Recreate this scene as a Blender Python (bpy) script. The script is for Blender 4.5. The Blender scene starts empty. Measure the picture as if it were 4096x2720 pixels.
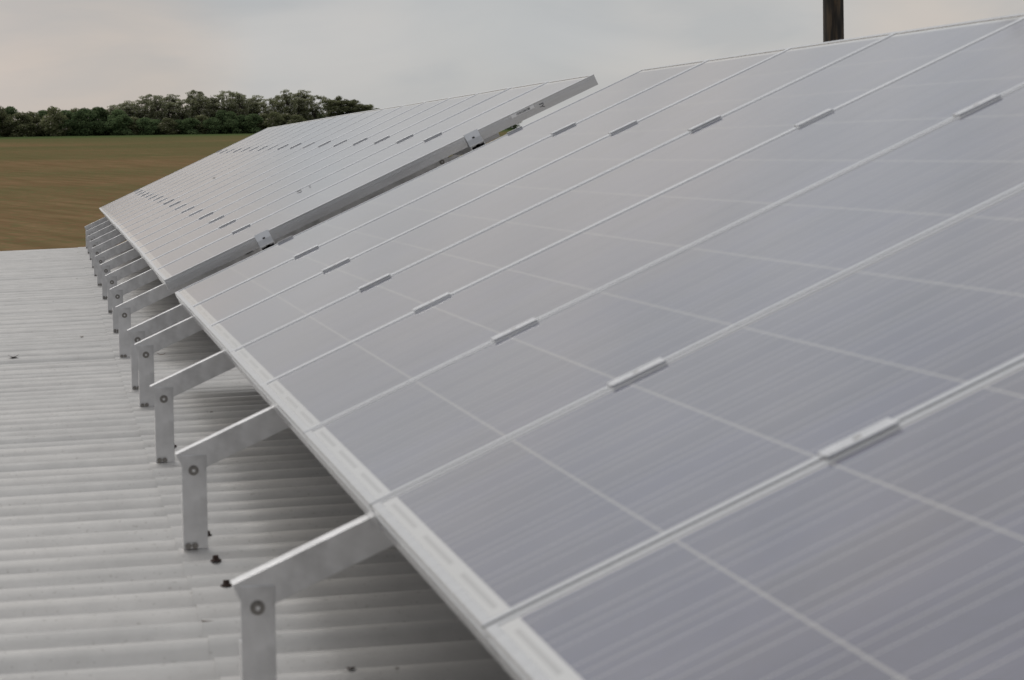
import bpy, bmesh, math, random
from mathutils import Vector, Matrix
random.seed(7)
S = bpy.context.scene
COL = S.collection
rad = math.radians

# ------------------------------------------------------------------ camera
cam_d = bpy.data.cameras.new("camera")
cam = bpy.data.objects.new("camera", cam_d)
COL.objects.link(cam)
right = Vector((0.98919855, -0.14570927, -0.01596981))
down = Vector((-0.02461806, -0.057744, -0.99802785))
fwd = Vector((0.14449975, 0.98764085, -0.06070736))
M = Matrix.Identity(4)
for i in range(3):
    M[i][0] = right[i]; M[i][1] = -down[i]; M[i][2] = -fwd[i]
M[0][3], M[1][3], M[2][3] = -0.37831, 0.0, 0.43097
cam.matrix_world = M
cam_d.sensor_width = 23.6
cam_d.lens = 12556.8 / 4096 * 23.6
cam_d.clip_start = 0.05
cam_d.clip_end = 6000
cam_d.dof.use_dof = True
cam_d.dof.focus_distance = 18.0
cam_d.dof.aperture_fstop = 12.0
S.camera = cam
S.view_settings.view_transform = 'Standard'
S.view_settings.look = 'None'
S.view_settings.exposure = 0.0
S.view_settings.gamma = 1.0

# ------------------------------------------------------------------ world (overcast sky) and sun
SUN_EL, SUN_AZ = 40.0, -38.0          # azimuth from +y towards +x
W = bpy.data.worlds.new("World")
S.world = W
W.use_nodes = True
nt = W.node_tree
for n in list(nt.nodes): nt.nodes.remove(n)


def node(tree, typ, **kw):
    n = tree.nodes.new(typ)
    for k, v in kw.items():
        if k.startswith("i_"):
            n.inputs[k[2:].replace("_", " ")].default_value = v
        else:
            setattr(n, k, v)
    return n


def math_node(tree, op, a, b=None, c=None):
    n = tree.nodes.new("ShaderNodeMath"); n.operation = op
    for i, x in enumerate((a, b, c)):
        if x is None: continue
        if isinstance(x, (int, float)): n.inputs[i].default_value = x
        else: tree.links.new(x, n.inputs[i])
    return n.outputs[0]


def ramp(tree, fac, stops):
    n = tree.nodes.new("ShaderNodeValToRGB")
    e = n.color_ramp.elements
    while len(e) < len(stops): e.new(0.5)
    for el, (p, c) in zip(e, stops):
        el.position = p; el.color = (*c, 1) if len(c) == 3 else c
    tree.links.new(fac, n.inputs[0])
    return n.outputs[0]


def mixc(tree, fac, a, b, mode='MIX'):
    n = tree.nodes.new("ShaderNodeMix"); n.data_type = 'RGBA'; n.blend_type = mode
    for sock, v in ((n.inputs[0], fac), (n.inputs[6], a), (n.inputs[7], b)):
        if isinstance(v, (int, float)): sock.default_value = v
        elif isinstance(v, tuple): sock.default_value = (*v, 1) if len(v) == 3 else v
        else: tree.links.new(v, sock)
    return n.outputs[2]


sky = node(nt, "ShaderNodeTexSky", sky_type='NISHITA', sun_disc=False)
sky.sun_elevation = rad(SUN_EL); sky.sun_rotation = rad(SUN_AZ)
bg1 = node(nt, "ShaderNodeBackground"); bg1.inputs[1].default_value = 0.08
nt.links.new(sky.outputs[0], bg1.inputs[0])
tc = node(nt, "ShaderNodeTexCoord")
sep = node(nt, "ShaderNodeSeparateXYZ"); nt.links.new(tc.outputs["Generated"], sep.inputs[0])
# luminance gradient of an overcast sky: brighter overhead
lum = ramp(nt, sep.outputs[2], [(0.0, (.540, .534, .524)), (0.03, (.530, .528, .523)), (0.06, (.512, .514, .515)), (0.25, (.60, .60, .60)), (1.0, (.98, .99, 1.0))])
mp = node(nt, "ShaderNodeMapping"); mp.inputs["Scale"].default_value = (1, 1, 2.8)
mp.inputs["Location"].default_value = (3.1, 1.7, 0.35)
nt.links.new(tc.outputs["Generated"], mp.inputs[0])
nA = node(nt, "ShaderNodeTexNoise"); nA.inputs["Scale"].default_value = 5.0; nA.inputs["Detail"].default_value = 3
nB = node(nt, "ShaderNodeTexNoise"); nB.inputs["Scale"].default_value = 15.0; nB.inputs["Detail"].default_value = 5
nB.inputs["Roughness"].default_value = 0.48; nB.inputs["Distortion"].default_value = 0.6
for n in (nA, nB): nt.links.new(mp.outputs[0], n.inputs["Vector"])
tint = ramp(nt, nA.outputs[0], [(0.36, (0.975, 0.99, 1.015)), (0.52, (1.0, 0.995, 0.99)), (0.68, (1.04, 1.0, 0.965))])
shade = ramp(nt, nB.outputs[0], [(0.34, (0.90, 0.92, 0.94)), (0.52, (1, 1, 1)), (0.68, (1.05, 1.04, 1.03))])
cl = mixc(nt, 1.0, lum, tint, 'MULTIPLY')
cl = mixc(nt, 1.0, cl, shade, 'MULTIPLY')
for dr, c0, c1, gcol in (((.0095, 1.0, .0285), .9982, 1.0, (1.15, 1.0, .89)), ((.300, 1.0, .036), .9985, 1.0, (1.06, 1.0, .95)), ((.150, 1.0, .052), .9988, 1.0, (.93, .955, .975)), ((.03, 1.0, .050), .9992, 1.0, (.93, .96, .985))):
    vd = node(nt, "ShaderNodeVectorMath", operation='DOT_PRODUCT')
    vd.inputs[1].default_value = Vector(dr).normalized()
    nt.links.new(tc.outputs["Generated"], vd.inputs[0])
    mr_ = node(nt, "ShaderNodeMapRange", interpolation_type='SMOOTHSTEP')
    mr_.inputs[1].default_value = c0; mr_.inputs[2].default_value = c1
    nt.links.new(vd.outputs["Value"], mr_.inputs[0])
    fz = math_node(nt, 'MULTIPLY', mr_.outputs[0], math_node(nt, 'MULTIPLY_ADD', nB.outputs[0], 1.2, .3))
    cl = mixc(nt, 1.0, cl, mixc(nt, fz, (1.0, 1.0, 1.0), gcol), 'MULTIPLY')
# unseen sky behind the camera dimmed so faces turned to it darken
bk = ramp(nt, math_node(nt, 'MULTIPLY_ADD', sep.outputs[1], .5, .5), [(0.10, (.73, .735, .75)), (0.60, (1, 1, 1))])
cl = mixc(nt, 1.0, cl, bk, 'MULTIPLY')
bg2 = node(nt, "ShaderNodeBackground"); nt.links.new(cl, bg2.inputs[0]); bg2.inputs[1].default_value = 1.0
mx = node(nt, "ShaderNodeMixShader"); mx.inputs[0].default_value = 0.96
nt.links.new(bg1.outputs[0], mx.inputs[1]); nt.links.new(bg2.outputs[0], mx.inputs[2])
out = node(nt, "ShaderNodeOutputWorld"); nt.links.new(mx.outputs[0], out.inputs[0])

sd = bpy.data.lights.new("sun", 'SUN'); sd.energy = 1.35; sd.angle = rad(40); sd.color = (1, .95, .88)
sun = bpy.data.objects.new("sun", sd); COL.objects.link(sun)
sv = Vector((math.sin(rad(SUN_AZ)) * math.cos(rad(SUN_EL)), math.cos(rad(SUN_AZ)) * math.cos(rad(SUN_EL)), math.sin(rad(SUN_EL))))
sun.rotation_euler = sv.to_track_quat('Z', 'Y').to_euler()
sun.location = (0, 0, 30)

# ------------------------------------------------------------------ helpers


def mesh(name, V, F, mats, smooth=False, midx=None):
    m = bpy.data.meshes.new(name)
    m.from_pydata([tuple(v) for v in V], [], F)
    for x in (mats if isinstance(mats, (list, tuple)) else [mats]): m.materials.append(x)
    if midx: m.polygons.foreach_set("material_index", midx)
    if smooth: m.polygons.foreach_set("use_smooth", [True] * len(m.polygons))
    m.update()
    return m


def add(name, me, parent=None, loc=None):
    o = bpy.data.objects.new(name, me); COL.objects.link(o)
    if parent is not None: o.parent = parent
    if loc is not None: o.location = loc
    return o


def tag(o, label=None, cat=None, group=None, kind=None):
    if label: o["label"] = label
    if cat: o["category"] = cat
    if group: o["group"] = group
    if kind: o["kind"] = kind
    return o


def empty(name, mat4=None, size=.1):
    o = bpy.data.objects.new(name, None); o.empty_display_size = size; COL.objects.link(o)
    if mat4 is not None: o.matrix_world = mat4
    return o


class MB:
    """collects boxes, prisms and cylinders into one mesh"""
    def __init__(s): s.V = []; s.F = []; s.I = []
    def quad(s, pts, mi=0):
        b = len(s.V); s.V += [tuple(p) for p in pts]; s.F.append(tuple(range(b, b + len(pts)))); s.I.append(mi)
    def box(s, x0, x1, y0, y1, z0, z1, mi=0):
        b = len(s.V)
        s.V += [(x, y, z) for z in (z0, z1) for y in (y0, y1) for x in (x0, x1)]
        for f in ((0, 2, 3, 1), (4, 5, 7, 6), (0, 1, 5, 4), (2, 6, 7, 3), (0, 4, 6, 2), (1, 3, 7, 5)):
            s.F.append(tuple(b + i for i in f)); s.I.append(mi)
    def prism(s, prof, axis, a0, a1, mi=0):
        """closed 2-D profile extruded along axis ('x': profile is (y,z); 'y': profile is (x,z))"""
        b = len(s.V); n = len(prof)
        for a in (a0, a1):
            for p, q in prof: s.V.append((a, p, q) if axis == 'x' else (p, a, q))
        for i in range(n):
            j = (i + 1) % n
            f = (b + i, b + j, b + n + j, b + n + i)
            s.F.append(f); s.I.append(mi)
        s.F.append(tuple(b + i for i in range(n))[::-1]); s.F.append(tuple(b + n + i for i in range(n))); s.I += [mi, mi]
    def cyl(s, c, axis, r0, r1, a0, a1, n=20, mi=0, rot=0.0):
        b = len(s.V); ax = 'xyz'.index(axis)
        for a, r in ((a0, r0), (a1, r1)):
            for k in range(n):
                t = 2 * math.pi * k / n + rot
                p = [0, 0, 0]; o = [i for i in range(3) if i != ax]
                p[ax] = c[ax] + a; p[o[0]] = c[o[0]] + r * math.cos(t); p[o[1]] = c[o[1]] + r * math.sin(t)
                s.V.append(tuple(p))
        for k in range(n):
            j = (k + 1) % n; s.F.append((b + k, b + j, b + n + j, b + n + k)); s.I.append(mi)
        s.F.append(tuple(b + k for k in range(n))); s.F.append(tuple(b + n + k for k in range(n))); s.I += [mi, mi]
    def mesh(s, name, mats, smooth=False, bevel=0.0):
        m = mesh(name, s.V, s.F, mats, smooth, s.I)
        bm = bmesh.new(); bm.from_mesh(m)
        bmesh.ops.recalc_face_normals(bm, faces=bm.faces)
        if bevel:
            bmesh.ops.bevel(bm, geom=[e for e in bm.edges if e.calc_face_angle(0) > .5], offset=bevel, segments=2, affect='EDGES', profile=.6)
        bm.to_mesh(m); bm.free()
        return m


def new_mat(name):
    m = bpy.data.materials.new(name); m.use_nodes = True
    t = m.node_tree; p = t.nodes["Principled BSDF"]
    return m, t, p


def metal(name, col, rough, metallic=1.0, var=0.12, scale=30.0, stretch=(1, 1, 1), bump=0.0, stain=0.0):
    m, t, p = new_mat(name)
    tcn = t.nodes.new("ShaderNodeTexCoord")
    mpn = t.nodes.new("ShaderNodeMapping"); mpn.inputs["Scale"].default_value = stretch
    t.links.new(tcn.outputs["Object"], mpn.inputs[0])
    n1 = t.nodes.new("ShaderNodeTexNoise"); n1.inputs["Scale"].default_value = scale; n1.inputs["Detail"].default_value = 6
    t.links.new(mpn.outputs[0], n1.inputs["Vector"])
    c = ramp(t, n1.outputs[0], [(0.3, tuple(x * (1 - var) for x in col)), (0.7, tuple(min(1, x * (1 + var)) for x in col))])
    if stain:
        n2 = t.nodes.new("ShaderNodeTexNoise"); n2.inputs["Scale"].default_value = scale * .55; n2.inputs["Detail"].default_value = 4
        t.links.new(tcn.outputs["Object"], n2.inputs["Vector"])
        f = ramp(t, n2.outputs[0], [(0.50, (0, 0, 0)), (0.72, (stain,) * 3)])
        c = mixc(t, f, c, tuple(x * .45 for x in col))
    t.links.new(c, p.inputs["Base Color"])
    p.inputs["Metallic"].default_value = metallic
    r = math_node(t, 'MULTIPLY_ADD', n1.outputs[0], .22, rough - .11)
    t.links.new(r, p.inputs["Roughness"])
    if bump:
        b = t.nodes.new("ShaderNodeBump"); b.inputs["Strength"].default_value = bump; b.inputs["Distance"].default_value = .002
        t.links.new(n1.outputs[0], b.inputs["Height"]); t.links.new(b.outputs[0], p.inputs["Normal"])
    return m


M_FRAME = metal("anodised_frame", (.66, .665, .68), .22, 1.0, .02, 14, (.3, 3, 3))
M_ALU = metal("mill_aluminium", (.60, .60, .61), .38, 1.0, .10, 26, (1, 1, 1), .05, .55)
M_RAIL = metal("rail_aluminium", (.60, .60, .61), .42, 1.0, .08, 20)
M_PLATE = metal("plate_aluminium", (.48, .485, .50), .36, 1.0, .05, 40)
M_CLAMP = metal("clamp_aluminium", (.60, .605, .62), .30, 1.0, .05, 40)
M_STEEL = metal("stainless_bolt", (.22, .21, .20), .38, 1.0, .25, 300)
M_DARK = metal("socket_dark", (.035, .032, .03), .5, .3, .2, 300)
M_RUST = metal("rusty_iron", (.034, .018, .014), .85, .0, .35, 400)
M_CHIP = metal("dry_chip", (.16, .10, .06), .8, .0, .3, 300)
M_INK = metal("black_ink", (.03, .03, .035), .6, .0, .1, 100)
M_STICK = metal("sticker_paper", (.75, .75, .76), .6, .0, .03, 60)
M_BLACK = metal("black_cable", (.012, .012, .013), .5, .0, .1, 100)

# ---- glass over polycrystalline cells: 6 x 10 cells, two busbars, white backsheet between
PL, PW, PH = 1.65, 0.995, 0.040          # length up the slope, width along the row, frame height


def make_glass():
    m, t, p = new_mat("cell_glass")
    tcn = t.nodes.new("ShaderNodeTexCoord"); sp = t.nodes.new("ShaderNodeSeparateXYZ")
    t.links.new(tcn.outputs["Object"], sp.inputs[0])
    X, Y = sp.outputs[0], sp.outputs[1]
    pitch = .159
    mx_, my_ = (PL - (10 * pitch - .003)) / 2, (PW - (6 * pitch - .003)) / 2
    u = math_node(t, 'DIVIDE', math_node(t, 'SUBTRACT', X, mx_), pitch)
    v = math_node(t, 'DIVIDE', math_node(t, 'SUBTRACT', Y, my_), pitch)
    fu, fv = math_node(t, 'FRACT', u), math_node(t, 'FRACT', v)
    lim = .156 / pitch
    inu = math_node(t, 'LESS_THAN', fu, lim); inv = math_node(t, 'LESS_THAN', fv, lim)
    def between(x, a, b): return math_node(t, 'MULTIPLY', math_node(t, 'GREATER_THAN', x, a), math_node(t, 'LESS_THAN', x, b))
    area = math_node(t, 'MULTIPLY', between(u, 0, 10), between(v, 0, 6))
    cell = math_node(t, 'MULTIPLY', math_node(t, 'MULTIPLY', inu, inv), area)
    bb = math_node(t, 'ADD', between(fv, .222, .236), between(fv, .738, .752))
    bb = math_node(t, 'MULTIPLY', bb, area)
    # ribbons that join the strings in the end margins
    pair = math_node(t, 'FRACT', math_node(t, 'MULTIPLY', v, .5))
    rib = math_node(t, 'MULTIPLY', between(pair, .10, .86), math_node(t, 'ADD', between(X, .0185, .0245), between(X, PL - .0245, PL - .0185)))
    rib = math_node(t, 'MULTIPLY', rib, between(v, 0, 6))
    # per cell tone and crystal mottle
    fl = t.nodes.new("ShaderNodeCombineXYZ")
    t.links.new(math_node(t, 'FLOOR', u), fl.inputs[0]); t.links.new(math_node(t, 'FLOOR', v), fl.inputs[1])
    oi = t.nodes.new("ShaderNodeObjectInfo"); t.links.new(math_node(t, 'MULTIPLY', oi.outputs["Random"], 37.0), fl.inputs[2])
    wn = t.nodes.new("ShaderNodeTexWhiteNoise"); t.links.new(fl.outputs[0], wn.inputs[0])
    vor = t.nodes.new("ShaderNodeTexVoronoi"); vor.inputs["Scale"].default_value = 90
    t.links.new(tcn.outputs["Object"], vor.inputs["Vector"])
    tone = math_node(t, 'ADD', math_node(t, 'MULTIPLY', wn.outputs[0], .35), math_node(t, 'MULTIPLY', vor.outputs["Color"], .25))
    cc = ramp(t, tone, [(0.0, (.031, .035, .074)), (.6, (.052, .057, .118))])
    base = mixc(t, cell, mixc(t, area, (.50, .50, .50), (.24, .24, .25)), cc)
    base = mixc(t, bb, base, (.34, .34, .35))
    base = mixc(t, rib, base, (.36, .36, .36))
    # settled dust, streaked down the slope, a little heavier along the lower edge
    mpn = t.nodes.new("ShaderNodeMapping"); mpn.inputs["Scale"].default_value = (2.2, 26, 1)
    t.links.new(tcn.outputs["Object"], mpn.inputs[0])
    va = t.nodes.new("ShaderNodeVectorMath"); va.operation = 'ADD'
    t.links.new(mpn.outputs[0], va.inputs[0]); t.links.new(oi.outputs["Location"], va.inputs[1])
    ns = t.nodes.new("ShaderNodeTexNoise"); ns.inputs["Scale"].default_value = 1.6; ns.inputs["Detail"].default_value = 6
    t.links.new(va.outputs[0], ns.inputs["Vector"])
    nd = t.nodes.new("ShaderNodeTexNoise"); nd.inputs["Scale"].default_value = 5.0; nd.inputs["Detail"].default_value = 5
    t.links.new(tcn.outputs["Object"], nd.inputs["Vector"])
    dust = math_node(t, 'MULTIPLY_ADD', ns.outputs[0], .06, math_node(t, 'MULTIPLY', nd.outputs[0], .18))
    base = mixc(t, dust, base, (.42, .40, .37))
    t.links.new(base, p.inputs["Base Color"])
    p.inputs["IOR"].default_value = 1.5
    rg = math_node(t, 'MULTIPLY_ADD', ns.outputs[0], .06, .04)
    t.links.new(rg, p.inputs["Roughness"])
    bp = t.nodes.new("ShaderNodeBump"); bp.inputs["Strength"].default_value = .10; bp.inputs["Distance"].default_value = .001
    t.links.new(nd.outputs[0], bp.inputs["Height"]); t.links.new(bp.outputs[0], p.inputs["Normal"])
    return m


M_GLASS = make_glass()
M_BACK = metal("white_backsheet", (.24, .24, .24), .6, .0, .02, 20)

# ------------------------------------------------------------------ shared layout numbers
TILT = 0.42475
Y0 = 9.868           # far end of the near array
YF = 10.79           # near end of the far array
PITCH = 1.01


def lerp_tab(tab, k):
    if k <= tab[0][0]: return tab[0][1]
    for (a, va), (b, vb) in zip(tab, tab[1:]):
        if k <= b: return va + (vb - va) * (k - a) / (b - a)
    return tab[-1][1]


FX = [(0, .002), (1, .003), (2, .010), (3, .016), (4, .021), (5, .024), (6, .026), (7, .029), (9, .033), (17, .048)]
FZ = [(0, .003), (1, .001), (2, -.001), (3, -.004), (4, -.006), (5, -.008), (6, -.011), (7, -.012), (9, -.0145), (17, -.032)]


def low_pt(arr, k):
    """point on the lower edge (top of frame) at seam k"""
    if arr == 'near': return Vector((0, Y0 - PITCH * k, 0))
    return Vector((lerp_tab(FX, k), YF + PITCH * k, lerp_tab(FZ, k)))


def tilt(arr, k):
    return TILT if arr == 'near' else lerp_tab([(0, .4274), (3, .4300), (8, .4310), (17, .4285)], k)


def slope_mat(P, Q, th):
    """frame with origin P, x up the slope, y from P towards Q, z normal"""
    y = (Q - P).normalized()
    s = Vector((math.cos(th), 0, math.sin(th)))
    s = (s - y * s.dot(y)).normalized(); n = s.cross(y)
    m = Matrix.Identity(4)
    for i in range(3): m[i][0], m[i][1], m[i][2], m[i][3] = s[i], y[i], n[i], P[i]
    return m


# posts: foot line of the front legs, y and tip of the beam
POST_Y = [3.99, 5.77, 7.45, 9.07, 9.83] + [11.4 + 1.6 * i for i in range(10)]
TIP_X = [-.161, -.162, -.156, -.149, -.153, -.155, -.146, -.138, -.137, -.138, -.132, -.124, -.119, -.114, -.108]
TIP_Z = [-.117, -.117, -.114, -.110, -.108, -.113, -.116, -.119, -.124, -.130, -.135, -.138, -.141, -.144, -.146]
ROOF_END = 26.25


def roof_base(x, y):
    b = -.2935 if y < 14 else -.2935 - .0021 * (y - 14)
    return b + .0275 * (x + .15)


# crest phase: crests fall under the posts
PH_T = [(-3.0, -39.0)]
_k = 0
PH_T = [(POST_Y[0] - .18 * 45, -45.0), (POST_Y[0], 0.0)]
for a, b in zip(POST_Y, POST_Y[1:]):
    _k += round((b - a) / .179); PH_T.append((b, float(_k)))
PH_T.append((POST_Y[-1] + .18 * 10, _k + 10.0))


def phase(y): return lerp_tab(PH_T, y)


def y_of_phase(ph):
    return lerp_tab([(b, a) for a, b in PH_T], ph)


_rj = random.Random(3)
JIT = [(_rj.uniform(-.035, .035), _rj.uniform(-.0045, .0040)) for _ in range(400)]


def roof_z(x, y, upper):
    ph = phase(y)
    k = math.floor(ph + .5) + 120
    j0 = JIT[k % 400]
    wob = .03 * math.sin(x * 3.1 + k * 1.7) + .02 * math.sin(x * 7.3 + k * 2.9)
    d = ph - math.floor(ph + .5)               # -0.5..0.5 around the crest
    d2 = d + (j0[0] + wob * .6) * math.cos(math.pi * d) ** 2
    w = .5 + .5 * math.cos(2 * math.pi * d2)
    h = .052 * (w ** 1.25) - .052 + j0[1] * w
    return roof_base(x, y) + h + (.0035 if upper else 0.0) - .003


def crest_y(y): return y_of_phase(round(phase(y)))


# ------------------------------------------------------------------ ground
FIELD_Y = 600.0
TREE_Z = 4.2


def ground_z(x, y):
    if y < 30: return -4.6
    if y < FIELD_Y: return -4.6 + (TREE_Z + 4.6) * (y - 30) / (FIELD_Y - 30)
    return TREE_Z + (min(y, 700) - FIELD_Y) * .010


xs = [-2500, -1200, -600, -300, -150, -80, -40, -20, 0, 20, 40, 60, 90, 130, 200, 300, 600, 1200, 2500]
ys = [-1500, -600, -200, -60, 0, 30] + [30 + 19 * i for i in range(1, 31)] + [640, 700, 900, 1500, 3000]
V = [(x, y, ground_z(x, y)) for y in ys for x in xs]
nx = len(xs)
F = [(j * nx + i, j * nx + i + 1, (j + 1) * nx + i + 1, (j + 1) * nx + i) for j in range(len(ys) - 1) for i in range(nx - 1)]
mf, t, p = new_mat("field_soil")
tcn = t.nodes.new("ShaderNodeTexCoord")
mp0 = t.nodes.new("ShaderNodeMapping"); mp0.inputs["Rotation"].default_value = (0, 0, rad(76))
t.links.new(tcn.outputs["Object"], mp0.inputs[0])
mpr = t.nodes.new("ShaderNodeMapping"); mpr.inputs["Scale"].default_value = (.10, 1.3, 1)
t.links.new(mp0.outputs[0], mpr.inputs[0])
n1 = t.nodes.new("ShaderNodeTexNoise"); n1.inputs["Scale"].default_value = .8; n1.inputs["Detail"].default_value = 6; n1.inputs["Roughness"].default_value = .6
t.links.new(mpr.outputs[0], n1.inputs["Vector"])
n2 = t.nodes.new("ShaderNodeTexNoise"); n2.inputs["Scale"].default_value = 1.6; n2.inputs["Detail"].default_value = 6; n2.inputs["Roughness"].default_value = .7
t.links.new(tcn.outputs["Object"], n2.inputs["Vector"])
n3 = t.nodes.new("ShaderNodeTexNoise"); n3.inputs["Scale"].default_value = .018; n3.inputs["Detail"].default_value = 4
t.links.new(tcn.outputs["Object"], n3.inputs["Vector"])
soil = ramp(t, n1.outputs[0], [(.26, (.120, .074, .039)), (.5, (.168, .106, .059)), (.74, (.225, .148, .084))])
gs = ramp(t, n2.outputs[0], [(.38, (.064, .070, .030)), (.62, (.122, .120, .056))])
spy = t.nodes.new("ShaderNodeSeparateXYZ"); t.links.new(tcn.outputs["Object"], spy.inputs[0])
dist = t.nodes.new("ShaderNodeMapRange"); dist.inputs[1].default_value = 60; dist.inputs[2].default_value = 590
t.links.new(spy.outputs[1], dist.inputs[0])
g1 = math_node(t, 'ADD', math_node(t, 'MULTIPLY', n2.outputs[0], 1.0), math_node(t, 'MULTIPLY', n3.outputs[0], .55))
g1 = math_node(t, 'ADD', g1, math_node(t, 'MULTIPLY', math_node(t, 'POWER', dist.outputs[0], 2.0), .16))
gf = ramp(t, g1, [(.70, (0, 0, 0)), (.90, (.85, .85, .85))])
fc = mixc(t, gf, soil, gs)
edge = ramp(t, dist.outputs[0], [(.90, (0, 0, 0)), (.985, (.9, .9, .9))])
fc = mixc(t, edge, fc, (.058, .085, .032))
t.links.new(fc, p.inputs["Base Color"]); p.inputs["Roughness"].default_value = 1.0
p.inputs["Specular IOR Level"].default_value = 0.0
fld = add("field", mesh("field", V, F, mf, True)); tag(fld, "brown ploughed field with sparse green seedlings rising to the trees", kind="structure")

# ------------------------------------------------------------------ building with corrugated roof
mr, t, p = new_mat("fibre_cement")
tcn = t.nodes.new("ShaderNodeTexCoord")
n1 = t.nodes.new("ShaderNodeTexNoise"); n1.inputs["Scale"].default_value = 9; n1.inputs["Detail"].default_value = 8; n1.inputs["Roughness"].default_value = .65
n2 = t.nodes.new("ShaderNodeTexNoise"); n2.inputs["Scale"].default_value = 120; n2.inputs["Detail"].default_value = 3
mps = t.nodes.new("ShaderNodeMapping"); mps.inputs["Scale"].default_value = (.7, 14, 1)
t.links.new(tcn.outputs["Object"], mps.inputs[0])
n3 = t.nodes.new("ShaderNodeTexNoise"); n3.inputs["Scale"].default_value = 1.2; n3.inputs["Detail"].default_value = 5
t.links.new(tcn.outputs["Object"], n1.inputs["Vector"]); t.links.new(tcn.outputs["Object"], n2.inputs["Vector"]); t.links.new(mps.outputs[0], n3.inputs["Vector"])
c1 = ramp(t, n1.outputs[0], [(.3, (.395, .386, .376)), (.7, (.485, .475, .463))])
c2 = ramp(t, n3.outputs[0], [(.32, (.90, .90, .90)), (.68, (1.06, 1.05, 1.04))])
c = mixc(t, 1.0, c1, c2, 'MULTIPLY')
spk = ramp(t, n2.outputs[0], [(.28, (1, 1, 1)), (.36, (0, 0, 0))])
c = mixc(t, math_node(t, 'MULTIPLY', spk, .35), c, (.16, .14, .12))
vr = t.nodes.new("ShaderNodeTexVoronoi"); vr.inputs["Scale"].default_value = 7.0
t.links.new(tcn.outputs["Object"], vr.inputs["Vector"])
dots = math_node(t, 'LESS_THAN', vr.outputs["Distance"], .035)
c = mixc(t, math_node(t, 'MULTIPLY', dots, .75), c, (.07, .055, .045))
t.links.new(c, p.inputs["Base Color"]); p.inputs["Roughness"].default_value = .38; p.inputs["Metallic"].default_value = .35
p.inputs["Specular IOR Level"].default_value = .5
b = t.nodes.new("ShaderNodeBump"); b.inputs["Strength"].default_value = .25; b.inputs["Distance"].default_value = .001
t.links.new(n2.outputs[0], b.inputs["Height"]); t.links.new(b.outputs[0], p.inputs["Normal"])
M_ROOF = mr
M_WALL = metal("render_wall", (.42, .40, .36), .9, 0, .1, 3)

SEAM_X = -.16
bld = empty("building", Matrix.Translation((0, 11.6, -4.6)), 1)
tag(bld, "large building whose light grey corrugated roof carries the solar panels", "building")


def roof_sheet(x0, x1, ncol, upper, name):
    Y = []
    y = -3.2
    while y < ROOF_END:
        Y.append(y); y += .0135 if y < 20 else .0145
    Y.append(ROOF_END)
    X = [x0 + (x1 - x0) * i / ncol for i in range(ncol + 1)]
    V = [(x, yy, roof_z(x, yy, upper)) for yy in Y for x in X]
    n = ncol + 1
    F = [(j * n + i, j * n + i + 1, (j + 1) * n + i + 1, (j + 1) * n + i) for j in range(len(Y) - 1) for i in range(ncol)]
    nb = len(V)
    # underside and edges so the sheet has thickness
    V += [(a, bb, c - .003) for a, bb, c in V]
    F += [(nb + f[3], nb + f[2], nb + f[1], nb + f[0]) for f in F]
    J = len(Y) - 1
    def rim(idx, rev):
        b0 = len(V)
        for q in idx: V.append(V[q]); V.append(V[nb + q])
        for a in range(len(idx) - 1):
            f = (b0 + 2 * a, b0 + 2 * a + 2, b0 + 2 * a + 3, b0 + 2 * a + 1); F.append(f[::-1] if rev else f)
    rim([j * n for j in range(J + 1)], False); rim([j * n + ncol for j in range(J + 1)], True)
    rim(list(range(n)), True); rim([J * n + i for i in range(n)], False)
    m = mesh(name, V, F, M_ROOF, True)
    o = add(name, m, bld); o.matrix_parent_inverse = bld.matrix_world.inverted()
    return o


lower = roof_sheet(-3.4, SEAM_X + .10, 14, False, "roof_sheet")
upper = roof_sheet(SEAM_X, 3.2, 14, True, "roof_sheet")
# far slope behind the ridge and the walls
back = MB()
zr = roof_base(3.2, 10)
back.prism([(3.2, zr), (9.8, zr - .55), (9.8, zr - .60), (3.2, zr - .05)], 'y', -3.2, ROOF_END)
o = add("roof_sheet", back.mesh("roof_sheet", M_ROOF), bld); o.matrix_parent_inverse = bld.matrix_world.inverted()
wl = MB()
wl.box(-3.2, 9.6, -3.0, -2.8, -4.6, -.85); wl.box(-3.2, 9.6, ROOF_END - .4, ROOF_END - .2, -4.6, -.85)
wl.box(-3.2, -3.0, -2.8, ROOF_END - .4, -4.6, -.85); wl.box(9.4, 9.6, -2.8, ROOF_END - .4, -4.6, -.85)
o = add("wall", wl.mesh("wall", M_WALL), bld); o.matrix_parent_inverse = bld.matrix_world.inverted()

# roof screws (rusty, on the crests along the purlin)
sc = MB()
sc.cyl((0, 0, 0), 'z', .0105, .0085, -.001, .0025, 18)
sc.cyl((0, 0, 0), 'z', .0058, .0052, .0025, .0095, 6)
sc_me = sc.mesh("roof_screw", M_RUST)
for x, y in ((-.098, 5.921), (-.101, 5.527), (-.102, 5.152), (-.092, 7.767), (-.10, 4.08), (-.095, 8.66)):
    yy = crest_y(y)
    o = add("roof_screw", sc_me, upper)
    o.matrix_parent_inverse = upper.matrix_world.inverted()
    o.location = (x, yy, roof_z(x, yy, True)); o.rotation_euler = (random.uniform(-.08, .08), random.uniform(-.08, .08), random.uniform(0, 3))

# ------------------------------------------------------------------ solar panels


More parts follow.
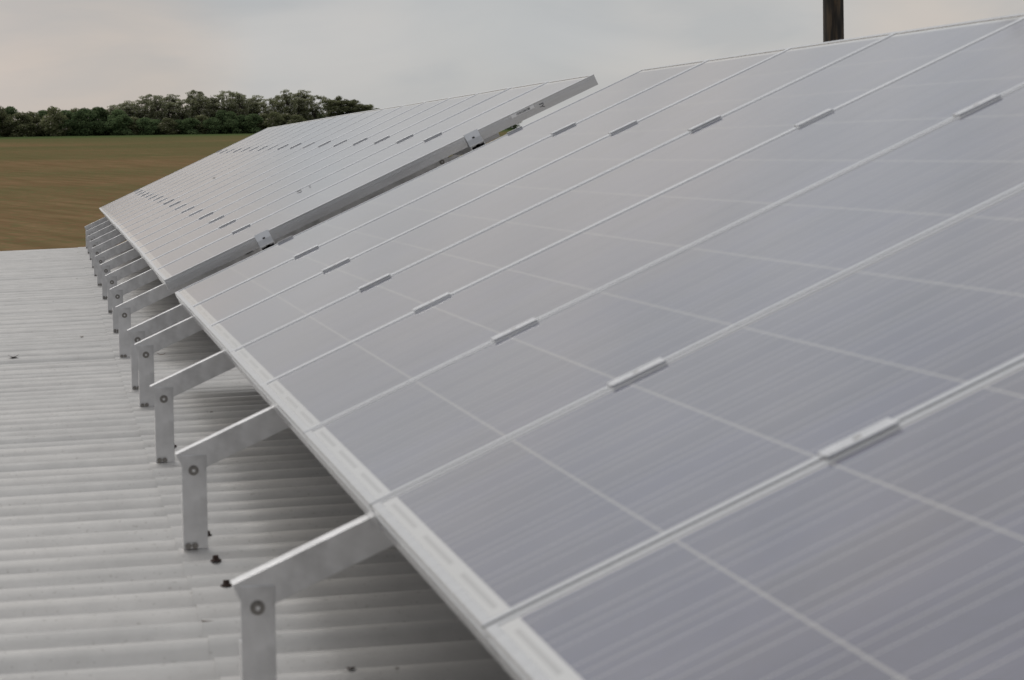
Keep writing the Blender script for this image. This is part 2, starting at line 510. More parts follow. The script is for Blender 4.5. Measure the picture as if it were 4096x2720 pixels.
def frame_mesh():
    # (inset from the outer edge, height) closed profile with lip, groove ridges and inner flange
    prof = [(.0006, 0), (.0106, 0), (.0112, -.0005), (.0112, -.0018), (.0022, -.0018), (.0022, -.0385), (.024, -.0385), (.024, -.040), (0, -.040),
            (0, -.0150), (-.0011, -.0145), (-.0011, -.0135), (0, -.0130), (0, -.0112), (-.0011, -.0107), (-.0011, -.0097), (0, -.0092),
            (0, -.0050), (-.0006, -.0046), (-.0006, -.0010)]
    V, F = [], []
    n = len(prof)
    for cx, cy, sx, sy in ((0, 0, 1, 1), (PL, 0, -1, 1), (PL, PW, -1, -1), (0, PW, 1, -1)):
        for d, z in prof: V.append((cx + sx * d, cy + sy * d, z))
    for c in range(4):
        d = (c + 1) % 4
        for i in range(n):
            j = (i + 1) % n
            F.append((c * n + i, d * n + i, d * n + j, c * n + j))
    m = mesh("frame", V, F, M_FRAME)
    bm = bmesh.new(); bm.from_mesh(m); bmesh.ops.recalc_face_normals(bm, faces=bm.faces); bm.to_mesh(m); bm.free()
    return m


gl = MB()
gl.box(.0026, PL - .0026, .0026, PW - .0026, -.0062, -.0019)
glass_me = gl.mesh("glass_pane", [M_GLASS, M_BACK])
for pl in glass_me.polygons:
    pl.material_index = 0 if pl.normal.z > .5 else 1
frame_me = frame_mesh()
jb = MB(); jb.box(1.44, 1.55, .44, .55, -.028, -.0064)
jbox_me = jb.mesh("junction_box", M_BLACK, bevel=.004)

ORD = ["first", "second", "third", "fourth", "fifth", "sixth", "seventh", "eighth", "ninth", "tenth", "eleventh", "twelfth", "thirteenth",
       "fourteenth", "fifteenth", "sixteenth", "seventeenth", "eighteenth"]
panels = {}
for arr, cnt in (('near', 8), ('far', 17)):
    for k in range(cnt):
        if arr == 'near':
            P, Q = low_pt('near', k + 1), low_pt('near', k)
        else:
            P, Q = low_pt('far', k), low_pt('far', k + 1)
        th = tilt(arr, k + .5)
        m4 = slope_mat(P, Q, th)
        m4 = m4 @ Matrix.Translation((random.uniform(-.0008, .0008), .0075, random.uniform(-.0006, .0006)))
        e = empty("solar_panel", m4)
        if arr == 'near':
            if k == 0: lb = "silver framed solar panel at the gap end of the near array, before the open gap"
            elif k == 7: lb = "nearest solar panel, largest and blurred with blue cells, at the bottom right"
            else: lb = "silver framed solar panel, %s from the gap in the blurred near array" % ORD[k]
            g = "solar panels of the near array"
        else:
            if k == 0: lb = "solar panel at the gap end of the far array, its lettered frame side showing"
            elif k == 16: lb = "last and farthest solar panel of the far array, against the field"
            else: lb = "pale reflecting solar panel, %s from the gap in the far array" % ORD[k]
            g = "solar panels of the far array"
        tag(e, lb, "solar panel", g)
        add("frame", frame_me, e); add("glass_pane", glass_me, e)
        panels[arr, k] = e

# barcode sticker and marking on the open frame side of the far array
e0 = panels['far', 0]
fr = [c for c in e0.children if c.name.startswith("frame")][0]
st = MB(); st.box(1.325, 1.412, -.0019, -.0012, -.0165, -.0055); st.box(1.325, 1.412, -.0012, -.0002, -.0085, -.0060)
so = add("sticker", st.mesh("sticker", M_STICK), fr)
bc = MB(); x = 1.345
rb = random.Random(11)
while x < 1.394:
    w = rb.choice((.0008, .0012, .0020)); bc.box(x, x + w, -.0022, -.0019, -.0148, -.0072); x += w + rb.choice((.0008, .0014, .0022))
# extra
bar_me = bc.mesh("barcode", M_INK)
bo = add("barcode", bar_me, fr)
tx = MB()
# letters read down the frame side, their tops towards the upper end
def stroke(mb, a, b, w):
    a, b = Vector(a), Vector(b); d = (b - a).normalized(); n_ = Vector((-d.y, d.x)) * w / 2
    pts = [a + n_, b + n_, b - n_, a - n_]
    bb = len(mb.V)
    for yy in (-.0016, -.0004):
        mb.V += [(q.x, yy, q.y) for q in pts]
    mb.F += [(bb, bb + 1, bb + 2, bb + 3), (bb + 7, bb + 6, bb + 5, bb + 4)] + [(bb + i, bb + (i + 1) % 4, bb + 4 + (i + 1) % 4, bb + 4 + i) for i in range(4)]
    mb.I += [0] * 6
stroke(tx, (1.431, -.0145), (1.447, -.0145), .0030)
stroke(tx, (1.431, -.0235), (1.439, -.0235), .0022); stroke(tx, (1.4385, -.0235), (1.447, -.0185), .0022); stroke(tx, (1.4385, -.0235), (1.447, -.0285), .0022)
lt = add("lettering", tx.mesh("lettering", M_INK), fr)

# ------------------------------------------------------------------ rails under the panels (lower and upper line of each array)
V_LOW = {'near': .383, 'far': .368}
V_UP = {'near': 1.188, 'far': 1.172}
RW, RHT = .052, .030
RTOP = -.0405


def rail(arr, vc, label):
    pts = []
    if arr == 'near':
        pts = [(low_pt('near', 8) + Vector((0, -.05, 0)), TILT), (low_pt('near', 0) + Vector((0, .03, 0)), TILT)]
    else:
        pts = [(low_pt('far', 0) + Vector((0, -.030, 0)), tilt('far', 0))] + [(low_pt('far', k), tilt('far', k)) for k in range(1, 17)] + [(low_pt('far', 17) + Vector((0, .03, 0)), tilt('far', 17))]
    h = RW / 2
    outer = [(-h, RTOP), (h, RTOP), (h, RTOP - RHT), (-h, RTOP - RHT)]
    w = .0028
    inner = [(-h + w, RTOP - w), (h - w, RTOP - w), (h - w, RTOP - RHT + w), (-h + w, RTOP - RHT + w)]
    V, F = [], []
    for P, th in pts:
        s = Vector((math.cos(th), 0, math.sin(th))); n_ = Vector((-math.sin(th), 0, math.cos(th)))
        for a, z in outer + inner: V.append(P + s * (vc + a) + n_ * z)
    for i in range(len(pts) - 1):
        b0, b1 = i * 8, i * 8 + 8
        for k in range(4):
            j = (k + 1) % 4
            F.append((b0 + k, b0 + j, b1 + j, b1 + k)); F.append((b0 + 4 + j, b0 + 4 + k, b1 + 4 + k, b1 + 4 + j))
    for b0, rev in ((0, False), ((len(pts) - 1) * 8, True)):
        for k in range(4):
            j = (k + 1) % 4
            f = (b0 + k, b0 + 4 + k, b0 + 4 + j, b0 + j); F.append(f[::-1] if rev else f)
    o = add("mounting_rail", mesh("mounting_rail", V, F, M_RAIL)); tag(o, label, "rail", "rails under the panels")


rail('far', V_LOW['far'], "aluminium rail ending under the lower clamp at the gap between arrays")
rail('far', V_UP['far'], "aluminium rail ending under the upper clamp at the gap between arrays")

# ------------------------------------------------------------------ clamps
cl = MB()
cl.prism([(-.0185, .0004), (.0185, .0004), (.0185, .0029), (.0178, .0034), (.0075, .0034), (.0065, .0024), (-.0065, .0024), (-.0075, .0034), (-.0178, .0034), (-.0185, .0029)], 'x', -.037, .037)
cl.box(-.037, .037, -.0060, .0060, -.014, .0003)
mid_me = cl.mesh("clamp_body", M_CLAMP)
cb = MB(); cb.cyl((0, 0, 0), 'z', .0046, .0044, .0020, .0032, 16)
midbolt_me = cb.mesh("bolt", M_STEEL)
# end clamp: hook over the lip, tilted plate down the frame side with a square window, small foot
ec = MB()
ec.box(-.026, .026, -.003, .010, .0004, .0034)


def plate(mb, x0, x1, t0, t1):
    """slab of the side plate between parameters t0..t1 (0 top, 1 bottom); it leans outwards, with a bend in the middle"""
    def yz(t):
        y = -.003 - (.011 * min(t, .5) / .5) - (.004 * max(t - .5, 0) / .5)
        return y, .0034 - .048 * t
    (ya, za), (yb, zb) = yz(t0), yz(t1)
    b0 = len(mb.V)
    mb.V += [(x0, ya, za), (x1, ya, za), (x1, yb, zb), (x0, yb, zb), (x0, ya + .003, za), (x1, ya + .003, za), (x1, yb + .003, zb), (x0, yb + .003, zb)]
    for f in ((0, 1, 2, 3), (7, 6, 5, 4), (0, 4, 5, 1), (3, 2, 6, 7), (0, 3, 7, 4), (1, 5, 6, 2)):
        mb.F.append(tuple(b0 + i for i in f)); mb.I.append(0)


plate(ec, -.026, .026, 0, .38)
plate(ec, -.026, -.004, .38, .5); plate(ec, .005, .026, .38, .5)
plate(ec, -.026, .026, .5, 1.0)
ec.box(-.026, -.004, -.021, -.018, -.0475, -.0446); ec.box(.010, .026, -.021, -.018, -.0475, -.0446)
end_me = ec.mesh("clamp_body", M_PLATE)
eb = MB(); eb.box(-.0036, .0046, -.0105, -.006, -.0203, -.0152); eb_me = eb.mesh("bolt", M_DARK)


def put_clamp(name, body, bolt, P, Q, th, v, label, group, flip=False):
    m4 = slope_mat(P, Q, th) @ Matrix.Translation((v, 0, 0))
    if flip: m4 = m4 @ Matrix.Rotation(math.pi, 4, 'Z')
    e = empty(name, m4, .03); tag(e, label, "clamp", group)
    add("clamp_body", body, e); add("bolt", bolt, e)
    return e


rc = random.Random(5)
DV = {('near', 'lower'): {7: .003, 6: -.016, 5: -.020, 4: -.028, 3: -.032, 2: -.025, 1: -.017}, ('near', 'upper'): {1: -.008, 2: -.022, 3: -.023, 4: -.024, 5: -.007}}
for arr, seams in (('near', range(1, 8)), ('far', range(1, 17))):
    for line, vv in (('lower', V_LOW[arr]), ('upper', V_UP[arr])):
        for k in seams:
            if arr == 'near' and line == 'upper' and k > 5: continue
            P = low_pt(arr, k)
            Q = P + (low_pt(arr, max(k - 1, 0)) - low_pt(arr, k)) if arr == 'near' else P + (low_pt(arr, k) - low_pt(arr, k - 1))
            lb = "silver mid clamp on the %s line of the %s array, %s seam from the gap" % (line, arr, ORD[k - 1])
            put_clamp("mid_clamp", mid_me, midbolt_me, P, Q, tilt(arr, k), vv + DV.get((arr, line), {}).get(k, -.011 + rc.uniform(-.005, .005)), lb, "mid clamps along the panel seams")
for line, vv in (('lower', V_LOW), ('upper', V_UP)):
    P = low_pt('far', 0); P = P + Vector((0, .01, 0))
    put_clamp("end_clamp", end_me, eb_me, P, P + Vector((0, 1, 0)), tilt('far', 0), vv['far'],
              "square holed plate clamp on the open side of the far array, %s one" % line, "end clamps at the ends of the arrays")
    P = low_pt('near', 0) - Vector((0, .01, 0))
    put_clamp("end_clamp", end_me, eb_me, P, P + Vector((0, 1, 0)), TILT, vv['near'],
              "bright %s end clamp on the gap edge of the near array" % line, "end clamps at the ends of the arrays", True)
    P = low_pt('far', 17) - Vector((0, .01, 0))
    put_clamp("end_clamp", end_me, eb_me, P, P + Vector((0, 1, 0)), tilt('far', 17), vv['far'],
              "tiny %s end clamp on the farthest edge of the far array" % line, "end clamps at the ends of the arrays", True)

# ------------------------------------------------------------------ support brackets (front leg, sloping beam, rear leg)
BH = .046
bm_ = MB()
L_B = 1.53                                        # beam length from the tip
t_ = .003
notch = []
for vc in (V_LOW['far'], V_UP['far']):
    notch.append((vc + .185 - .048, vc + .185 + .048))
# web with notches for the rails, as a row of boxes butted end to end
segs = [(0, notch[0][0], 0), (notch[0][0], notch[0][1], -.0335), (notch[0][1], notch[1][0], 0), (notch[1][0], notch[1][1], -.0335), (notch[1][1], L_B, 0)]
for a, b, top in segs:
    bm_.box(a, b, 0, t_, -BH, top)
    if top == 0: bm_.box(a, b, t_, .042, -t_, 0)
beam_me = bm_.mesh("beam", M_ALU, bevel=.0006)
LEG_H = .176
lg = MB()
lg.box(0, .044, -t_, -.0001, 0, LEG_H)            # plate in front of the beam web
lg.box(0, t_, 0, .040, 0, LEG_H - .075)           # side flange below the beam
leg_me = lg.mesh("front_leg", M_ALU, bevel=.0006)
bt = MB()
bt.cyl((0, 0, 0), 'y', .0095, .0095, -.0016, 0, 28)
bt.cyl((0, 0, 0), 'y', .0066, .0060, -.0070, -.0016, 24)
bolt_me = bt.mesh("bolt", M_STEEL)
sk = MB(); sk.cyl((0, 0, 0), 'y', .0030, .0030, -.0074, -.0070, 6); sk_me = sk.mesh("socket", M_RAIL)
fs = MB()
fs.cyl((0, 0, 0), 'y', .0058, .0050, -.006, 0, 12)
fs_me = fs.mesh("foot_screw", M_STEEL)
rl = MB()
rl.box(0, .044, -t_, -.0001, 0, 1.0); rl.box(.041, .044, 0, .040, 0, .93)
rear_me = rl.mesh("rear_leg", M_ALU)

BW = {0: "nearest and largest aluminium support bracket at the bottom of the photo"}
for i, y in enumerate(POST_Y):
    arr = 'near' if i < 5 else 'far'
    k = (Y0 - y) / PITCH if arr == 'near' else (y - YF) / PITCH
    th = tilt(arr, max(0, k))
    # lift the tip onto the line that runs just under the panel frames
    P = low_pt(arr, max(0, min(k, 17)))
    s = Vector((math.cos(th), 0, math.sin(th))); n_ = Vector((-math.sin(th), 0, math.cos(th)))
    tip = Vector((TIP_X[i], y, TIP_Z[i]))
    d = (tip - Vector((P.x, y, P.z))).dot(n_)
    if d > -.0418: tip = tip + n_ * (-.0418 - d)
    elif d < -.048: tip = tip + n_ * (-.048 - d)
    z0 = roof_z(tip.x + .03, y, True) - .001
    if i == 0: lb = BW[0]
    elif i < 5: lb = "aluminium support bracket under the near array, %s from the bottom of the photo" % ORD[i]
    elif i == 14: lb = "farthest aluminium support bracket, at the roof end beside the field"
    else: lb = "aluminium support bracket under the far array, %s beyond the gap" % ORD[i - 5]
    e = empty("support_bracket", Matrix.Translation((tip.x + .010, y, z0)), .05)
    tag(e, lb, "bracket", "support brackets along the lower panel edge")
    be = add("beam", beam_me, e, (-.010, 0, tip.z - z0)); be.rotation_euler = (0, -th, 0)
    hh = tip.z - z0 - .002
    le = add("front_leg", leg_me, e); le.scale = (1, 1, hh / LEG_H)
    if i % 3 == 1: le.scale.x = 1.03
    bo = add("bolt", bolt_me, e, (.0215, -t_, hh - .028)); bo.rotation_euler = (0, random.uniform(0, 6), 0)
    add("socket", sk_me, bo)
    for dx in (.0085, .0205):
        o = add("foot_screw", fs_me, le, (dx, -t_, .0055 + random.uniform(-.001, .001))); o.scale = (1, 1, LEG_H / hh)
    # rear leg reaches from the beam's upper end to the roof
    vr_ = 1.335
    top = tip + s * vr_ - n_ * .006
    zz = roof_z(top.x, y, True) - .002
    re_ = add("rear_leg", rear_me, e, (top.x - e.matrix_world.translation.x - .044, 0, zz - z0)); re_.scale = (1, 1, top.z - .02 - zz)
    b2 = add("bolt", bolt_me, e, (top.x - e.matrix_world.translation.x - .022, -t_, top.z - z0 - .045))
    add("socket", sk_me, b2)

# corrugated sheet closing the back of the far array, seen through the gap
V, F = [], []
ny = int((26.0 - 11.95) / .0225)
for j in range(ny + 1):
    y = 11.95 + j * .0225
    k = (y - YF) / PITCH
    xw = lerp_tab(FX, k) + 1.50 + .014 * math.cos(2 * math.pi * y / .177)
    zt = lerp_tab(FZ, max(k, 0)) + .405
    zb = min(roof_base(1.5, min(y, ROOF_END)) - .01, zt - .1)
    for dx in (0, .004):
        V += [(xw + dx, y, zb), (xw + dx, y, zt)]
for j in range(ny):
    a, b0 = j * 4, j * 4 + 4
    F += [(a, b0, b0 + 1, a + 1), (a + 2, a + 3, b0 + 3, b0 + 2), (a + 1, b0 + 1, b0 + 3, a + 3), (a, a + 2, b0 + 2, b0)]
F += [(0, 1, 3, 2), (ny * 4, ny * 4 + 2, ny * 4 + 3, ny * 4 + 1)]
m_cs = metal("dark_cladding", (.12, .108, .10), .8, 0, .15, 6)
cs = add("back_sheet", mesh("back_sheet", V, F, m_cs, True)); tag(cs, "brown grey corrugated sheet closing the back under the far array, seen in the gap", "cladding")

# ------------------------------------------------------------------ small debris on the roof and panels


def flake(name, pos, size, rotz, mat, label, cat, curl=.3, asp=.3, up=None):
    """curled strip with thickness: a dry leaf or chip"""
    n = 8; V = []; F = []
    for i in range(n + 1):
        u = i / n - .5
        w = asp * size * .5 * (1 - (2 * abs(u)) ** 1.7) + .0006
        z = curl * size * (u * u * 4) * .5 + .001
        for s_ in (-1, 1):
            V += [(u * size, s_ * w, z), (u * size, s_ * w, z + .0012)]
    for i in range(n):
        a, b0 = 4 * i, 4 * i + 4
        F += [(a, b0, b0 + 2, a + 2), (a + 1, a + 3, b0 + 3, b0 + 1), (a, a + 1, b0 + 1, b0), (a + 2, b0 + 2, b0 + 3, a + 3)]
    F += [(0, 2, 3, 1), (4 * n, 4 * n + 1, 4 * n + 3, 4 * n + 2)]
    o = add(name, mesh(name, V, F, mat, True)); o.location = pos; o.rotation_euler = (0, 0, rotz)
    if up is not None:
        o.rotation_euler = (up.to_track_quat('Z', 'Y').to_matrix() @ Matrix.Rotation(rotz, 3, 'Z')).to_euler()
    tag(o, label, cat); return o


def on_roof(x, y, up): return (x, y, roof_z(x, y, up))


yy = crest_y(11.70); flake("dry_leaf", on_roof(-.527, yy, False), .040, .1, M_RUST, "dark curled dry leaf lying alone on the left of the roof", "leaf", .5, .35)
yy = crest_y(12.909); flake("twig", on_roof(-.265, yy, False), .016, .5, M_CHIP, "tiny brown twig on the roof left of the far brackets", "twig", .3, .3)
yy = crest_y(5.71); flake("rust_chip", on_roof(-.133, yy, False), .026, .0, M_CHIP, "thin brown chip on the roof just below a bracket foot", "chip", .3, .2)
yy = crest_y(4.961); flake("rust_chip", on_roof(-.145, yy, False), .032, .1, M_CHIP, "curved brown chip on the roof left of the nearest bracket", "chip", .08, .12)
yy = crest_y(11.38); flake("rust_chip", on_roof(.007, yy, True), .030, .0, M_CHIP, "rust coloured flake on the shaded roof beneath the panels", "chip", .4, .3)
yy = crest_y(4.42); flake("dry_leaf", on_roof(.022, yy, True), .013, .2, M_RUST, "small dark leaf scrap on the shaded roof right of the nearest bracket", "leaf", .1, .6)
# droppings on the far array and a bug on the near one


def on_panel(arr, y, v):
    k = (Y0 - y) / PITCH if arr == 'near' else (y - YF) / PITCH
    th = tilt(arr, k); P = low_pt(arr, k)
    s = Vector((math.cos(th), 0, math.sin(th))); n_ = Vector((-math.sin(th), 0, math.cos(th)))
    return P + s * v - n_ * .001, n_


for y, v, sz, lb in ((12.62, .665, .030, "dark speck of dirt on the second far panel"), (12.60, .71, .012, "smaller dark speck just up the slope of another speck"),
                     (20.3, .70, .028, "dark dirt speck on a distant panel of the far array")):
    P, n_ = on_panel('far', y, v); flake("dirt_speck", P, sz, 0.1, M_INK, lb, "dirt", .1, .7, n_)

# ------------------------------------------------------------------ wooden pole behind the panels
n = 28; rings = 60; V = []; F = []
rp = random.Random(2)
for j in range(rings + 1):
    z = -4.6 + 11.5 * j / rings
    for i in range(n):
        a = 2 * math.pi * i / n
        r = .132 - .0016 * (z + 4.6)
        # drying crack facing the panels and a few shallow ones
        da = (a - rad(262) + .05 * math.sin(z * 1.7)); r -= .050 * math.exp(-(da / .20) ** 2)
        for a0, dp in ((rad(228), .010), (rad(305), .012), (rad(40), .01), (rad(120), .012)):
            da = (a - a0 + .08 * math.sin(z * 2.3 + a0)); r -= dp * math.exp(-(da / .10) ** 2)
        V.append((r * math.cos(a), r * math.sin(a), z))
for j in range(rings):
    for i in range(n):
        F.append((j * n + i, j * n + (i + 1) % n, (j + 1) * n + (i + 1) % n, (j + 1) * n + i))
F.append(tuple(range(n))[::-1]); F.append(tuple(rings * n + i for i in range(n)))
mw, t, p = new_mat("weathered_wood")
tcn = t.nodes.new("ShaderNodeTexCoord"); mpn = t.nodes.new("ShaderNodeMapping"); mpn.inputs["Scale"].default_value = (9, 9, .9)
t.links.new(tcn.outputs["Object"], mpn.inputs[0])
n1 = t.nodes.new("ShaderNodeTexNoise"); n1.inputs["Scale"].default_value = 2.2; n1.inputs["Detail"].default_value = 6
t.links.new(mpn.outputs[0], n1.inputs["Vector"])
c = ramp(t, n1.outputs[0], [(.34, (.008, .008, .008)), (.48, (.030, .026, .022)), (.60, (.082, .060, .040)), (.72, (.052, .048, .044))])
t.links.new(c, p.inputs["Base Color"]); p.inputs["Roughness"].default_value = .85
bp = t.nodes.new("ShaderNodeBump"); bp.inputs["Distance"].default_value = .01; t.links.new(n1.outputs[0], bp.inputs["Height"]); t.links.new(bp.outputs[0], p.inputs["Normal"])
pole = add("utility_pole", mesh("utility_pole", V, F, mw, True)); pole.location = (.2537 * 36 - .378, 36, 0)
tag(pole, "dark weathered wooden pole with a black crack, behind the near panels", "pole")

# ------------------------------------------------------------------ trees along the far field edge


def leaf_mat(name, dark, light, bloom, bloom_amt):
    m, t, p = new_mat(name)
    g = t.nodes.new("ShaderNodeNewGeometry")
    c = ramp(t, g.outputs["Random Per Island"], [(0, dark), (1 - bloom_amt - .01, light), (1 - bloom_amt + .01, bloom if bloom_amt else light)])
    oi = t.nodes.new("ShaderNodeObjectInfo")
    br = math_node(t, 'MULTIPLY_ADD', oi.outputs["Random"], .4, .8)
    vm = t.nodes.new("ShaderNodeVectorMath"); vm.operation = 'SCALE'; t.links.new(c, vm.inputs[0]); t.links.new(br, vm.inputs[3])
    t.links.new(vm.outputs[0], p.inputs["Base Color"]); p.inputs["Roughness"].default_value = .7
    tr = t.nodes.new("ShaderNodeBsdfTranslucent"); t.links.new(vm.outputs[0], tr.inputs[0])
    ms = t.nodes.new("ShaderNodeMixShader"); ms.inputs[0].default_value = .5
    om = [x for x in t.nodes if x.type == 'OUTPUT_MATERIAL'][0]
    t.links.new(p.outputs[0], ms.inputs[1]); t.links.new(tr.outputs[0], ms.inputs[2]); t.links.new(ms.outputs[0], om.inputs[0])
    p.inputs["Specular IOR Level"].default_value = .05
    return m


L_TALL = leaf_mat("acacia_leaves", (.150, .165, .090), (.270, .280, .165), (.60, .58, .51), .14)
L_BUSH = leaf_mat("bush_leaves", (.078, .122, .058), (.165, .215, .105), (.06, .06, .03), .0)
L_OLIVE = leaf_mat("mixed_leaves", (.120, .135, .070), (.225, .235, .130), (.42, .39, .33), .07)
M_BARK = metal("bark", (.045, .036, .028), .9, 0, .3, 3)


def limb(V, F, pts, radii, n=6):
    b0 = len(V)
    for i, (p_, r) in enumerate(zip(pts, radii)):
        for k in range(n):
            a = 2 * math.pi * k / n
            V.append((p_.x + r * math.cos(a), p_.y + r * math.sin(a), p_.z))
    for i in range(len(pts) - 1):
        for k in range(n):
            j = (k + 1) % n
            F.append((b0 + i * n + k, b0 + i * n + j, b0 + (i + 1) * n + j, b0 + (i + 1) * n + k))


def leaves(V, F, c, rx, rz, cnt, size, rnd):
    for _ in range(cnt):
        while True:
            q = Vector((rnd.uniform(-1, 1), rnd.uniform(-1, 1), rnd.uniform(-1, 1)))
            if .25 < q.length < 1: break
        q = q * (q.length ** -.35)
        if q.length > 1.12: q = q * (1.12 / q.length)
        P = c + Vector((q.x * rx, q.y * rx, q.z * rz))
        u = Vector((rnd.gauss(0, 1), rnd.gauss(0, 1), rnd.gauss(0, .6))).normalized()
        w = u.cross(Vector((rnd.gauss(0, 1), rnd.gauss(0, 1), rnd.gauss(0, 1)))).normalized()
        s1 = size * rnd.uniform(.55, 1.3); s2 = s1 * rnd.uniform(.35, .7)
        b0 = len(V)
        V += [P - u * s1, P + w * s2 - u * s1 * .2, P + u * s1, P - w * s2 + u * s1 * .1]
        F.append((b0, b0 + 1, b0 + 2, b0 + 3))


def tall_tree(seed, mat, H=8.6, low=.34, wide=2.7, n=96):
    """domed crown of many small leaf clumps on forked limbs, thinner towards the bottom"""
    rnd = random.Random(seed)
    TV, TF, LV, LF = [], [], [], []
    lean = rnd.uniform(-.4, .4)
    fork = Vector((lean * .5, rnd.uniform(-.2, .2), H * .36))
    limb(TV, TF, [Vector((0, 0, -.3)), fork * .5 + Vector((rnd.uniform(-.12, .12), 0, 0)), fork], [.19, .16, .13])
    lobes = [(rnd.uniform(-.55, .55) * wide, rnd.uniform(-.4, .4), rnd.uniform(.88, .97)) for _ in range(3)] + [(lean, 0, 1.0)]
    for lx, ly, lt in lobes:
        tp = Vector((lx, ly, H * lt - .5)); md = fork.lerp(tp, .55) + Vector((rnd.uniform(-.2, .2), 0, 0))
        limb(TV, TF, [fork, md, tp], [.10, .07, .03], 5)
    for i in range(n):
        lx, ly, lt = lobes[i % 4]
        h = low + (1 - low) * rnd.random() ** .75
        q = (h - low) / (1 - low)
        r = wide * .66 * (max(0.03, 1 - q ** 3.2) ** .5) * (.55 + .45 * min(1, q * 2.2))
        a = rnd.uniform(0, 6.28); rr = r * rnd.random() ** .5
        top = H * lt
        c = Vector((lx * (.35 + .65 * q) + rr * math.cos(a), ly + rr * math.sin(a), top * h - .25))
        if i % 3 == 0:
            st_ = fork + Vector((0, 0, rnd.uniform(0, 1.5))); limb(TV, TF, [st_, st_.lerp(c, .6), c], [.045, .035, .015], 4)
        leaves(LV, LF, c, rnd.uniform(.34, .60), rnd.uniform(.20, .36), int(rnd.uniform(50, 90) * (.40 + .60 * q)), .13, rnd)
    return mesh("trunk", TV, TF, M_BARK, True), mesh("crown", LV, LF, mat)


def bush(seed, mat, H=5.0, wid=2.9):
    rnd = random.Random(seed)
    TV, TF, LV, LF = [], [], [], []
    for s_ in range(3):
        tp = Vector((rnd.uniform(-.8, .8), rnd.uniform(-.6, .6), H * .6))
        limb(TV, TF, [Vector((rnd.uniform(-.2, .2), 0, -.3)), tp * .5, tp], [.12, .09, .04])
    for i in range(34):
        a = rnd.uniform(0, 6.28); h = rnd.random() ** .9
        prof = math.cos(math.pi / 2 * h ** 2.2) ** .7
        rr = wid * prof * rnd.uniform(.25, .95)
        c = Vector((rr * math.cos(a), rr * math.sin(a), .10 + h * (H - .65)))
        leaves(LV, LF, c, rnd.uniform(.75, 1.15), rnd.uniform(.5, .8), rnd.randint(110, 170), .20, rnd)
    return mesh("trunk", TV, TF, M_BARK, True), mesh("crown", LV, LF, mat)


TALL = [tall_tree(s_, L_TALL) for s_ in (1, 2, 3, 4, 5)]
DENSE = [tall_tree(s_, L_OLIVE, 7.2, .06, 2.8, 120) for s_ in (11, 12)]
BUSH = [bush(s_, L_BUSH) for s_ in (21, 22, 23)]
OBUSH = [bush(s_, L_OLIVE, 5.0, 2.2) for s_ in (31, 32)]


def plant(name, kit, u, y, sx, sz, label, cat, group):
    """u: source pixel column of the photograph the tree was measured at, turned into a bearing"""
    az = (u - 2048) / 12556.8
    d = fwd + right * az
    x = -.378 + y * d.x / d.y
    e = empty(name, Matrix.Translation((x, y, ground_z(x, y) - .1)) @ Matrix.Rotation(random.uniform(-.5, .5), 4, 'Z') @ Matrix.Diagonal((sx, sx, sz, 1)), 1)
    tag(e, label, cat, group)
    add("trunk", kit[0], e); add("crown", kit[1], e)


G1 = "trees and bushes along the field edge"
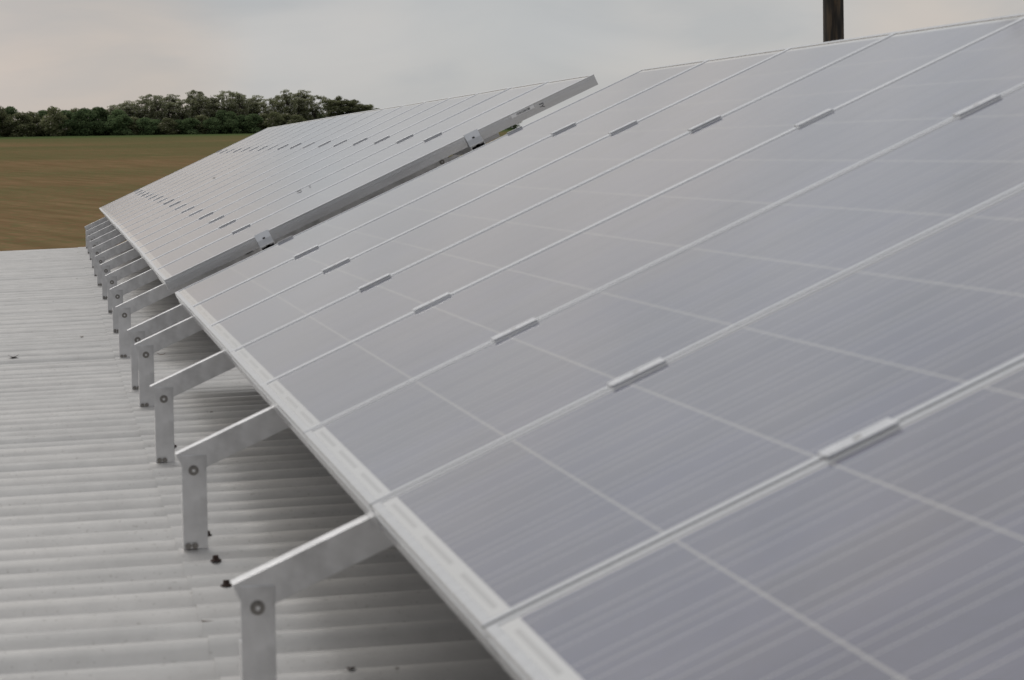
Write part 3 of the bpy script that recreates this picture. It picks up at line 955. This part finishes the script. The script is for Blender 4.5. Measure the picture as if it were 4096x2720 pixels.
# bushes and low trees on the left: column, crown top row in the measured strip
LEFT = [(-35, 168), (14, 163), (62, 172), (105, 206), (150, 203), (196, 196), (238, 176), (282, 198), (325, 186), (362, 190), (412, 182), (452, 204), (492, 198)]
for i, (u, top) in enumerate(LEFT):
    h = (352 - top) / 30.8
    kit = (BUSH + OBUSH)[(i * 3) % 5] if i not in (3, 4) else OBUSH[i % 2]
    plant("bushy_tree", kit, u, 601 + (i % 3) * 2.5, 1.12 + .12 * (i % 2), h / 5.0,
          "low dark green bushy tree on the field edge, %s from the left" % ORD[i] if i else "dark green bushy tree cut by the left picture edge on the field edge", "tree", G1)
TALLS = [(478, 168), (516, 150), (545, 138), (590, 132), (622, 104), (656, 122), (690, 128), (718, 103), (752, 132), (798, 82), (826, 108), (856, 103), (886, 150), (928, 84),
         (958, 106), (984, 108), (1018, 130), (1050, 116), (1090, 138), (1134, 128), (1172, 90), (1206, 112), (1240, 88), (1278, 118)]
for i, (u, top) in enumerate(TALLS):
    h = (350 - top) / 30.8
    plant("acacia_tree", TALL[i % 5], u, 604 + (i * 7 % 5) * 1.6, 1.0 + .1 * ((i * 5) % 3), h / 8.6,
          "tall airy pale olive tree on the field edge, %s from the left" % (ORD[i] if i < 18 else ["nineteenth", "twentieth", "twenty first", "twenty second", "twenty third", "twenty fourth"][i - 18]), "tree", G1)
DEN = [(1342, 138), (1376, 134), (1408, 142), (1438, 156), (1470, 172), (1500, 186)]
for i, (u, top) in enumerate(DEN):
    h = (350 - top) / 30.8
    plant("dense_tree", DENSE[i % 2], u, 602 + (i % 2) * 2, 1.05, h / 7.2, "dense dark tree, %s from the left at the right end of the row" % ORD[i], "tree", G1)
UND = [(510, 4.0, 0), (556, 3.6, 1), (600, 3.4, 0), (640, 3.0, 0), (690, 3.3, 1), (735, 2.9, 0), (780, 3.2, 0), (826, 3.8, 1), (870, 3.2, 0), (905, 4.6, 0), (940, 4.3, 0),
       (985, 3.6, 0), (1030, 3.8, 0), (1075, 3.9, 1), (1115, 4.2, 1), (1160, 3.8, 1), (1205, 3.6, 1)]
for i, (u, h, o_) in enumerate(UND):
    kit = OBUSH[i % 2] if o_ else BUSH[i % 3]
    plant("undergrowth_bush", kit, u, 599 + (i % 2) * 1.5, .92, h / 5.0, "%s bush at the foot of the tall trees, %s from the left" % ("olive" if o_ else "dark green", ORD[i]), "bush", G1)
for i in range(19):
    u = 470 + i * 44 + (i * 37 % 23)
    plant("undergrowth_bush", OBUSH[i % 2] if i % 3 else BUSH[i % 3], u, 611, 1.05, (3.4 + (i * 7 % 5) * .35) / 5.0, "shaded bush standing behind the tall tree trunks, %s from the left" % (ORD + ["nineteenth"])[i], "bush", G1)
plant("bushy_tree", DENSE[0], 2068, 602, .75, .30, "small dark tree seen under the open frame side through the gap", "tree", G1)
plant("bushy_tree", BUSH[0], 2036, 600, .8, .42, "green bush at the field edge seen through the gap", "tree", G1)
